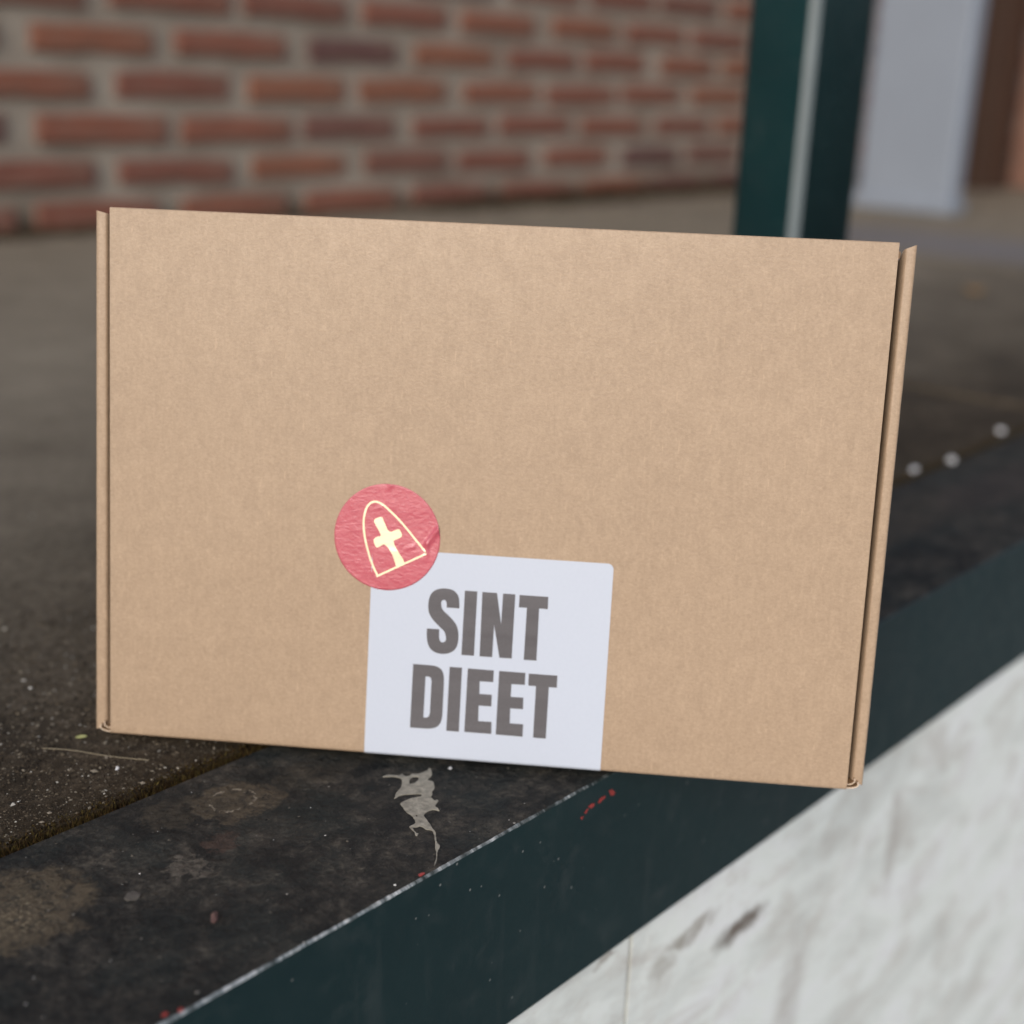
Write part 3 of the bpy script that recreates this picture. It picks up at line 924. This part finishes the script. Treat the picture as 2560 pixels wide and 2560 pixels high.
# round red sticker with gold mitre and cross
SC = Vector((0.12395, 0.0992))
SR = 0.02335
def stick_disp(x, z):
    """lift of the film: label edge under it, puckers near the right and top rims"""
    lab_on = 1 / (1 + math.exp(-((x - 0.1176) * 2600))) * 1 / (1 + math.exp(((z - 0.0940) * 2600)))
    h = 0.00016 * lab_on
    h += 0.00007 * noise.noise((x * 210, z * 210, 0.0)) + 0.00012 * noise.noise((x * 90, z * 120, 3.0))
    def ridge(ax, az, bx, bz, wdt, amp):
        a, c, p = Vector((ax, az)), Vector((bx, bz)), Vector((x, z))
        d = c - a
        tt = max(0, min(1, (p - a).dot(d) / d.length_squared))
        q = a + d * tt
        e = (p - q).length / wdt
        return amp * (0.25 + 0.75 * (1 - tt)) * math.exp(-e * e)
    h += ridge(0.1468, 0.1050, 0.1412, 0.0975, 0.0012, 0.0016)
    h += ridge(0.1417, 0.0978, 0.1417, 0.0915, 0.0008, 0.0008)
    h -= ridge(0.1472, 0.1000, 0.1428, 0.0960, 0.0011, 0.00025)
    h += ridge(0.1248, 0.1224, 0.1236, 0.1200, 0.0007, 0.0009)
    h += ridge(0.1355, 0.0958, 0.1315, 0.0943, 0.0009, 0.0005)
    h += ridge(0.1305, 0.0963, 0.1290, 0.0950, 0.0007, 0.0002)
    h += ridge(0.1210, 0.1123, 0.1175, 0.1111, 0.0008, 0.0002)
    return max(h, 0.0)
def sticker():
    b = bmesh.new()
    NR, NA = 44, 144
    c = b.verts.new((SC.x, -0.00012 - stick_disp(SC.x, SC.y) - lid_bulge(SC.x, SC.y), SC.y))
    prev = None
    for i in range(1, NR + 1):
        ring = []
        for k in range(NA):
            a = math.tau * k / NA
            rr = SR * i / NR
            x, z = SC.x + rr * 0.995 * math.cos(a), SC.y + rr * 1.008 * math.sin(a)
            ring.append(b.verts.new((x, -0.00012 - stick_disp(x, z) - lid_bulge(x, z), z)))
        for k in range(NA):
            l = (k + 1) % NA
            f = b.faces.new((c, ring[k], ring[l])) if prev is None else b.faces.new((prev[k], ring[k], ring[l], prev[l]))
            f.smooth = True
        prev = ring
    bmesh.ops.recalc_face_normals(b, faces=b.faces[:])
    return b
st = obj('sticker', sticker(), RED, parent=box_root)
sm = st.modifiers.new('thickness', 'SOLIDIFY')
sm.thickness = 0.00008
sm.offset = 1.0
s_place = lambda u, v, h: (u, -0.00030 - h - stick_disp(u, v) - lid_bulge(u, v), v)
def stroke(path, w):
    left, right = [], []
    L = len(path)
    for i in range(L):
        a, c = path[max(i - 1, 0)], path[min(i + 1, L - 1)]
        d = Vector((c[0] - a[0], c[1] - a[1])).normalized()
        left.append((path[i][0] - d.y * w / 2, path[i][1] + d.x * w / 2))
        right.append((path[i][0] + d.y * w / 2, path[i][1] - d.x * w / 2))
    return left + right[::-1]
arch = smooth_loop(MITRE, 6, False)
obj('mitre_outline', plate_bm(stroke(arch, 0.88), [], s_place, 0.00003), GOLD, parent=st)
b0, b1 = MITRE[0], (141.35, 93.45)
basel = [(b0[0] - 0.45 + (b1[0] - b0[0] + 0.6) * i / 24, b0[1] - 0.35 + (b1[1] - b0[1] + 0.1) * i / 24) for i in range(25)]
obj('mitre_band', plate_bm(stroke(basel, 0.86), [], lambda u, v, h: (u, s_place(u, v, h)[1] - 0.00001, v), 0.00003), GOLD, parent=st)
obj('cross', plate_bm(smooth_loop(CROSS, 3), [], lambda u, v, h: (u, s_place(u, v, h)[1] - 0.00002, v), 0.00003), GOLD, parent=st)

# ------------------------------------------------------------------ grit, moss and litter on the platform
def grains(name, count, place_fn, tones, size, flat=0.6, seed=1):
    rr = random.Random(seed)
    verts, faces, cols = [], [], []
    base = [(1, 0, 0), (-1, 0, 0), (0, 1, 0), (0, -1, 0), (0, 0, 1), (0, 0, -1)]
    tri = [(0, 2, 4), (2, 1, 4), (1, 3, 4), (3, 0, 4), (2, 0, 5), (1, 2, 5), (3, 1, 5), (0, 3, 5)]
    for _ in range(count):
        x, y, z = place_fn(rr)
        s = size(rr)
        an = rr.uniform(0, math.tau)
        ca, sa = math.cos(an), math.sin(an)
        sx, sy, sz = s * rr.uniform(0.5, 1.4), s * rr.uniform(0.5, 1.1), s * flat * rr.uniform(0.5, 1.2)
        k = len(verts)
        for (a, b_, c) in base:
            a, b_, c = a * sx * rr.uniform(0.7, 1.2), b_ * sy * rr.uniform(0.7, 1.2), c * sz
            verts.append((x + a * ca - b_ * sa, y + a * sa + b_ * ca, z + c + sz * 0.5))
        col = rr.choices([t[0] for t in tones], [t[1] for t in tones])[0]
        f_ = rr.uniform(0.7, 1.3)
        for t in tri:
            faces.append((k + t[0], k + t[1], k + t[2]))
            cols.append(tuple(min(1, c * f_) for c in col))
    me = bpy.data.meshes.new(name)
    me.from_pydata(verts, [], faces)
    at = me.color_attributes.new('tone', 'FLOAT_COLOR', 'CORNER')
    buf = []
    for c in cols:
        buf += [c[0], c[1], c[2], 1.0] * 3
    at.data.foreach_set('color', buf)
    return me

dirt_tones = [((0.018, 0.013, 0.008), 32), ((0.042, 0.031, 0.020), 32), ((0.085, 0.067, 0.046), 20), ((0.18, 0.155, 0.12), 8), ((0.40, 0.38, 0.34), 1.5), ((0.66, 0.65, 0.61), 0.3)]
def near_floor(rr):
    while True:
        s = rr.uniform(-0.12, 0.50)
        t = BEAM_W + 0.006 + abs(rr.gauss(0, 0.13))
        if t < 0.75 and s > -0.15 + t * 0.1:
            return (s, t, 0.0)
me = grains('grit', 80000, near_floor, dirt_tones, lambda rr: min(0.0016, 0.00026 * math.exp(rr.gauss(0.45, 0.5))), 0.55, 3)
g = obj('grit', me, TONE, matrix=M_PLAT.copy())
tag(g, 'fine dark grit and pale crumbs covering the stone floor beside the box', 'grit', kind='stuff')

def wall_foot(rr):
    s = rr.uniform(0.9, 4.2)
    w = 0.35 + 0.65 * max(0.0, noise.noise((s * 2.3, 0.4, 0.0)) + 0.35) + (0.9 if s > 1.9 else 0.0)
    d = abs(rr.gauss(0, 0.030)) * w
    return (s, WALL_T - 0.016 - d, max(0.0, 0.014 * w - d * 0.4) * rr.random())
me = grains('leaf_dirt', 9000, wall_foot, [((0.030, 0.020, 0.012), 5), ((0.055, 0.038, 0.022), 4), ((0.09, 0.065, 0.04), 2)], lambda rr: rr.uniform(0.003, 0.009), 0.35, 9)
g = obj('leaf_dirt', me, TONE_MOSS, matrix=M_PLAT.copy())
tag(g, 'dark brown dirt and leaf crumbs gathered along the foot of the brick wall', 'dirt', kind='stuff')

def on_beam(rr):
    s = rr.uniform(-0.1, 0.6)
    t = rr.uniform(0.004, BEAM_W - 0.004)
    if rr.random() < 0.06:                      # crumbs caught along the rim
        t = 0.0012 + abs(rr.gauss(0, 0.0012))
    return (s, t, 0.0)
beam_tones = [((0.015, 0.015, 0.015), 20), ((0.04, 0.037, 0.032), 26), ((0.09, 0.08, 0.065), 12), ((0.30, 0.28, 0.25), 1.2), ((0.72, 0.71, 0.68), 0.7)]
me = grains('dust_specks', 9000, on_beam, beam_tones, lambda rr: 0.00014 * math.exp(rr.gauss(0.5, 0.5)), 0.4, 5)
g = obj('dust_specks', me, TONE, matrix=M_PLAT.copy())
tag(g, 'tiny dust specks scattered over the black top of the beam', 'dust', kind='stuff')

def moss():
    rr = random.Random(11)
    verts, faces, cols = [], [], []
    tones = [(0.045, 0.026, 0.010), (0.026, 0.016, 0.008), (0.060, 0.040, 0.013), (0.015, 0.010, 0.006), (0.075, 0.056, 0.018)]
    for _ in range(34000):
        s = rr.uniform(-0.12, 0.75) if rr.random() < 0.8 else rr.uniform(0.75, 1.7)
        t = BEAM_W - 0.001 + abs(rr.gauss(0, 0.0095)) * (0.55 + 0.9 * noise.noise((s * 22, 0.0, 4.0)) ** 2 * 2) + 0.004 * noise.noise((s * 35, 3.0, 0.0))
        h = max(0.0003, 0.0016 * math.exp(-((t - BEAM_W - 0.002) / 0.009) ** 2)) * rr.uniform(0.4, 1.3)
        an = rr.uniform(0, math.tau)
        w = rr.uniform(0.0002, 0.0007)
        lx, ly = rr.gauss(0, 0.0009), rr.gauss(0, 0.0009)
        z0 = -0.003 if t < BEAM_W + 0.0045 else -0.0003
        k = len(verts)
        verts += [(s + w * math.cos(an), t + w * math.sin(an), z0), (s - w * math.cos(an), t - w * math.sin(an), z0), (s + lx, t + ly, z0 + 0.002 * (z0 < -0.001) + h)]
        faces.append((k, k + 1, k + 2))
        c = rr.choice(tones)
        f_ = rr.uniform(0.6, 1.3)
        cols.append(tuple(v * f_ for v in c))
    me = bpy.data.meshes.new('moss')
    me.from_pydata(verts, [], faces)
    at = me.color_attributes.new('tone', 'FLOAT_COLOR', 'CORNER')
    buf = []
    for c in cols: buf += [c[0], c[1], c[2], 1.0] * 3
    at.data.foreach_set('color', buf)
    return me
g = obj('moss', moss(), TONE_MOSS, matrix=M_PLAT.copy())
tag(g, 'brown moss growing along the joint between the beam and the stone floor', 'moss', kind='stuff')

def pebble(name, mat, s, t, r, label, cat, flat=0.5, seed=0, z=0.0, stretch=(1, 0.7), rot=0.0, group=None):
    b = bmesh.new()
    bmesh.ops.create_icosphere(b, subdivisions=1 if 'pebble' in name else 2, radius=1.0)
    for v in b.verts:
        k = 1 + 0.75 * noise.noise(v.co * 1.3 + Vector((seed * 3.1, 0, 0)))
        v.co = Vector((v.co.x * k * r * stretch[0], v.co.y * k * r * stretch[1], v.co.z * k * r * flat))
    zmin = min(v.co.z for v in b.verts)
    for v in b.verts: v.co.z -= zmin
    o = obj(name, b, mat, matrix=M_PLAT @ Matrix.Translation((s, t, z)) @ Matrix.Rotation(rot, 4, 'Z'))
    tag(o, label, cat, group)
    return o
pebble('pebble', STONE_RED, 0.0445, 0.0349, 0.0026, 'small reddish stone chip on the black beam top near the left corner', 'stone', 0.45, 1, 0, (1.6, 0.55), 0.9)
pebble('pebble', STONE_GREY, 0.0313, 0.0678, 0.0036, 'small grey flat pebble on the black beam top between the mud patches', 'stone', 0.16, 2, 0, (1.0, 0.75), 0.4)
pebble('stone_chip', CHIP_WHITE, 0.9942, 0.1410, 0.0050, 'white stone chip farthest to the right along the mossy joint', 'stone', 0.5, 3, -0.001)
pebble('stone_chip', CHIP_WHITE, 0.8555, 0.1250, 0.0052, 'white stone chip on the mossy joint, middle one right of the box', 'stone', 0.5, 4, 0.0)
pebble('stone_chip', CHIP_WHITE, 0.8098, 0.1354, 0.0044, 'white stone chip on the mossy joint, nearest the right side of the box', 'stone', 0.5, 5, -0.001)
pebble('stone_chip', CHIP_WHITE, 0.0810, 0.1546, 0.0010, 'tiny white chip on the grit below the box, left of the label', 'stone', 0.6, 6, 0.0)
pebble('stone_chip', CHIP_WHITE, 0.1855, 0.0528, 0.0009, 'tiny white chip just right of the dried splash on the beam', 'stone', 0.6, 7, 0.0)

def leaf(name, mat, s, t, L, Wd, rot, label, cat, curl=0.3):
    b = bmesh.new()
    n = 8
    rows = []
    for i in range(n + 1):
        u = i / n
        w = Wd * math.sin(math.pi * min(1, u * 0.92 + 0.06)) ** 0.8
        zc = 0.0006 + curl * L * (u - 0.5) ** 2
        rows.append([b.verts.new((L * (u - 0.5), k * w / 2, zc + abs(k) * w * 0.22)) for k in (-1, 0, 1)])
    for a, c in zip(rows[:-1], rows[1:]):
        for k in (0, 1):
            b.faces.new((a[k], a[k + 1], c[k + 1], c[k]))
    ret = bmesh.ops.extrude_face_region(b, geom=b.faces[:])
    bmesh.ops.translate(b, verts=[v for v in ret['geom'] if isinstance(v, bmesh.types.BMVert)], vec=(0, 0, -0.0003))
    zmin = min(v.co.z for v in b.verts)
    for v in b.verts: v.co.z -= zmin
    bmesh.ops.recalc_face_normals(b, faces=b.faces[:])
    return tag(obj(name, b, mat, matrix=M_PLAT @ Matrix.Translation((s, t, 0.0001)) @ Matrix.Rotation(rot, 4, 'Z')), label, cat)
leaf('leaf_fragment', LEAF_G, 0.0855, 0.1911, 0.0050, 0.0026, -0.5, 'tiny yellow green leaf fragment beside the lower left corner of the box', 'leaf')
leaf('fallen_leaf', LEAF_O, 1.818, 0.532, 0.046, 0.030, 0.4, 'ochre fallen leaf on the stone floor right of the box', 'leaf', 0.15)

def fibre(name, mat, pts, r, label, cat):
    cu = bpy.data.curves.new(name, 'CURVE')
    cu.dimensions = '3D'
    cu.bevel_depth = r
    cu.bevel_resolution = 1
    sp_ = cu.splines.new('POLY')
    sp_.points.add(len(pts) - 1)
    for p, q in zip(sp_.points, pts): p.co = (*q, 1)
    tmp = bpy.data.objects.new(name, cu)
    COL.objects.link(tmp)
    dg = bpy.context.evaluated_depsgraph_get()
    me = bpy.data.meshes.new_from_object(tmp.evaluated_get(dg))
    bpy.data.objects.remove(tmp)
    o = obj(name, me, None, matrix=M_PLAT.copy())
    me.materials.clear(); me.materials.append(mat)
    return tag(o, label, cat)
fibre('straw', STRAW, [(0.067 + 0.0034 * i, 0.1930 - 0.0052 * i + 0.0012 * math.sin(i * 0.5), 0.0009 + 0.0004 * math.sin(i * 0.9)) for i in range(9)], 0.00016, 'thin dry straw lying on the gritty floor left of the box', 'straw')
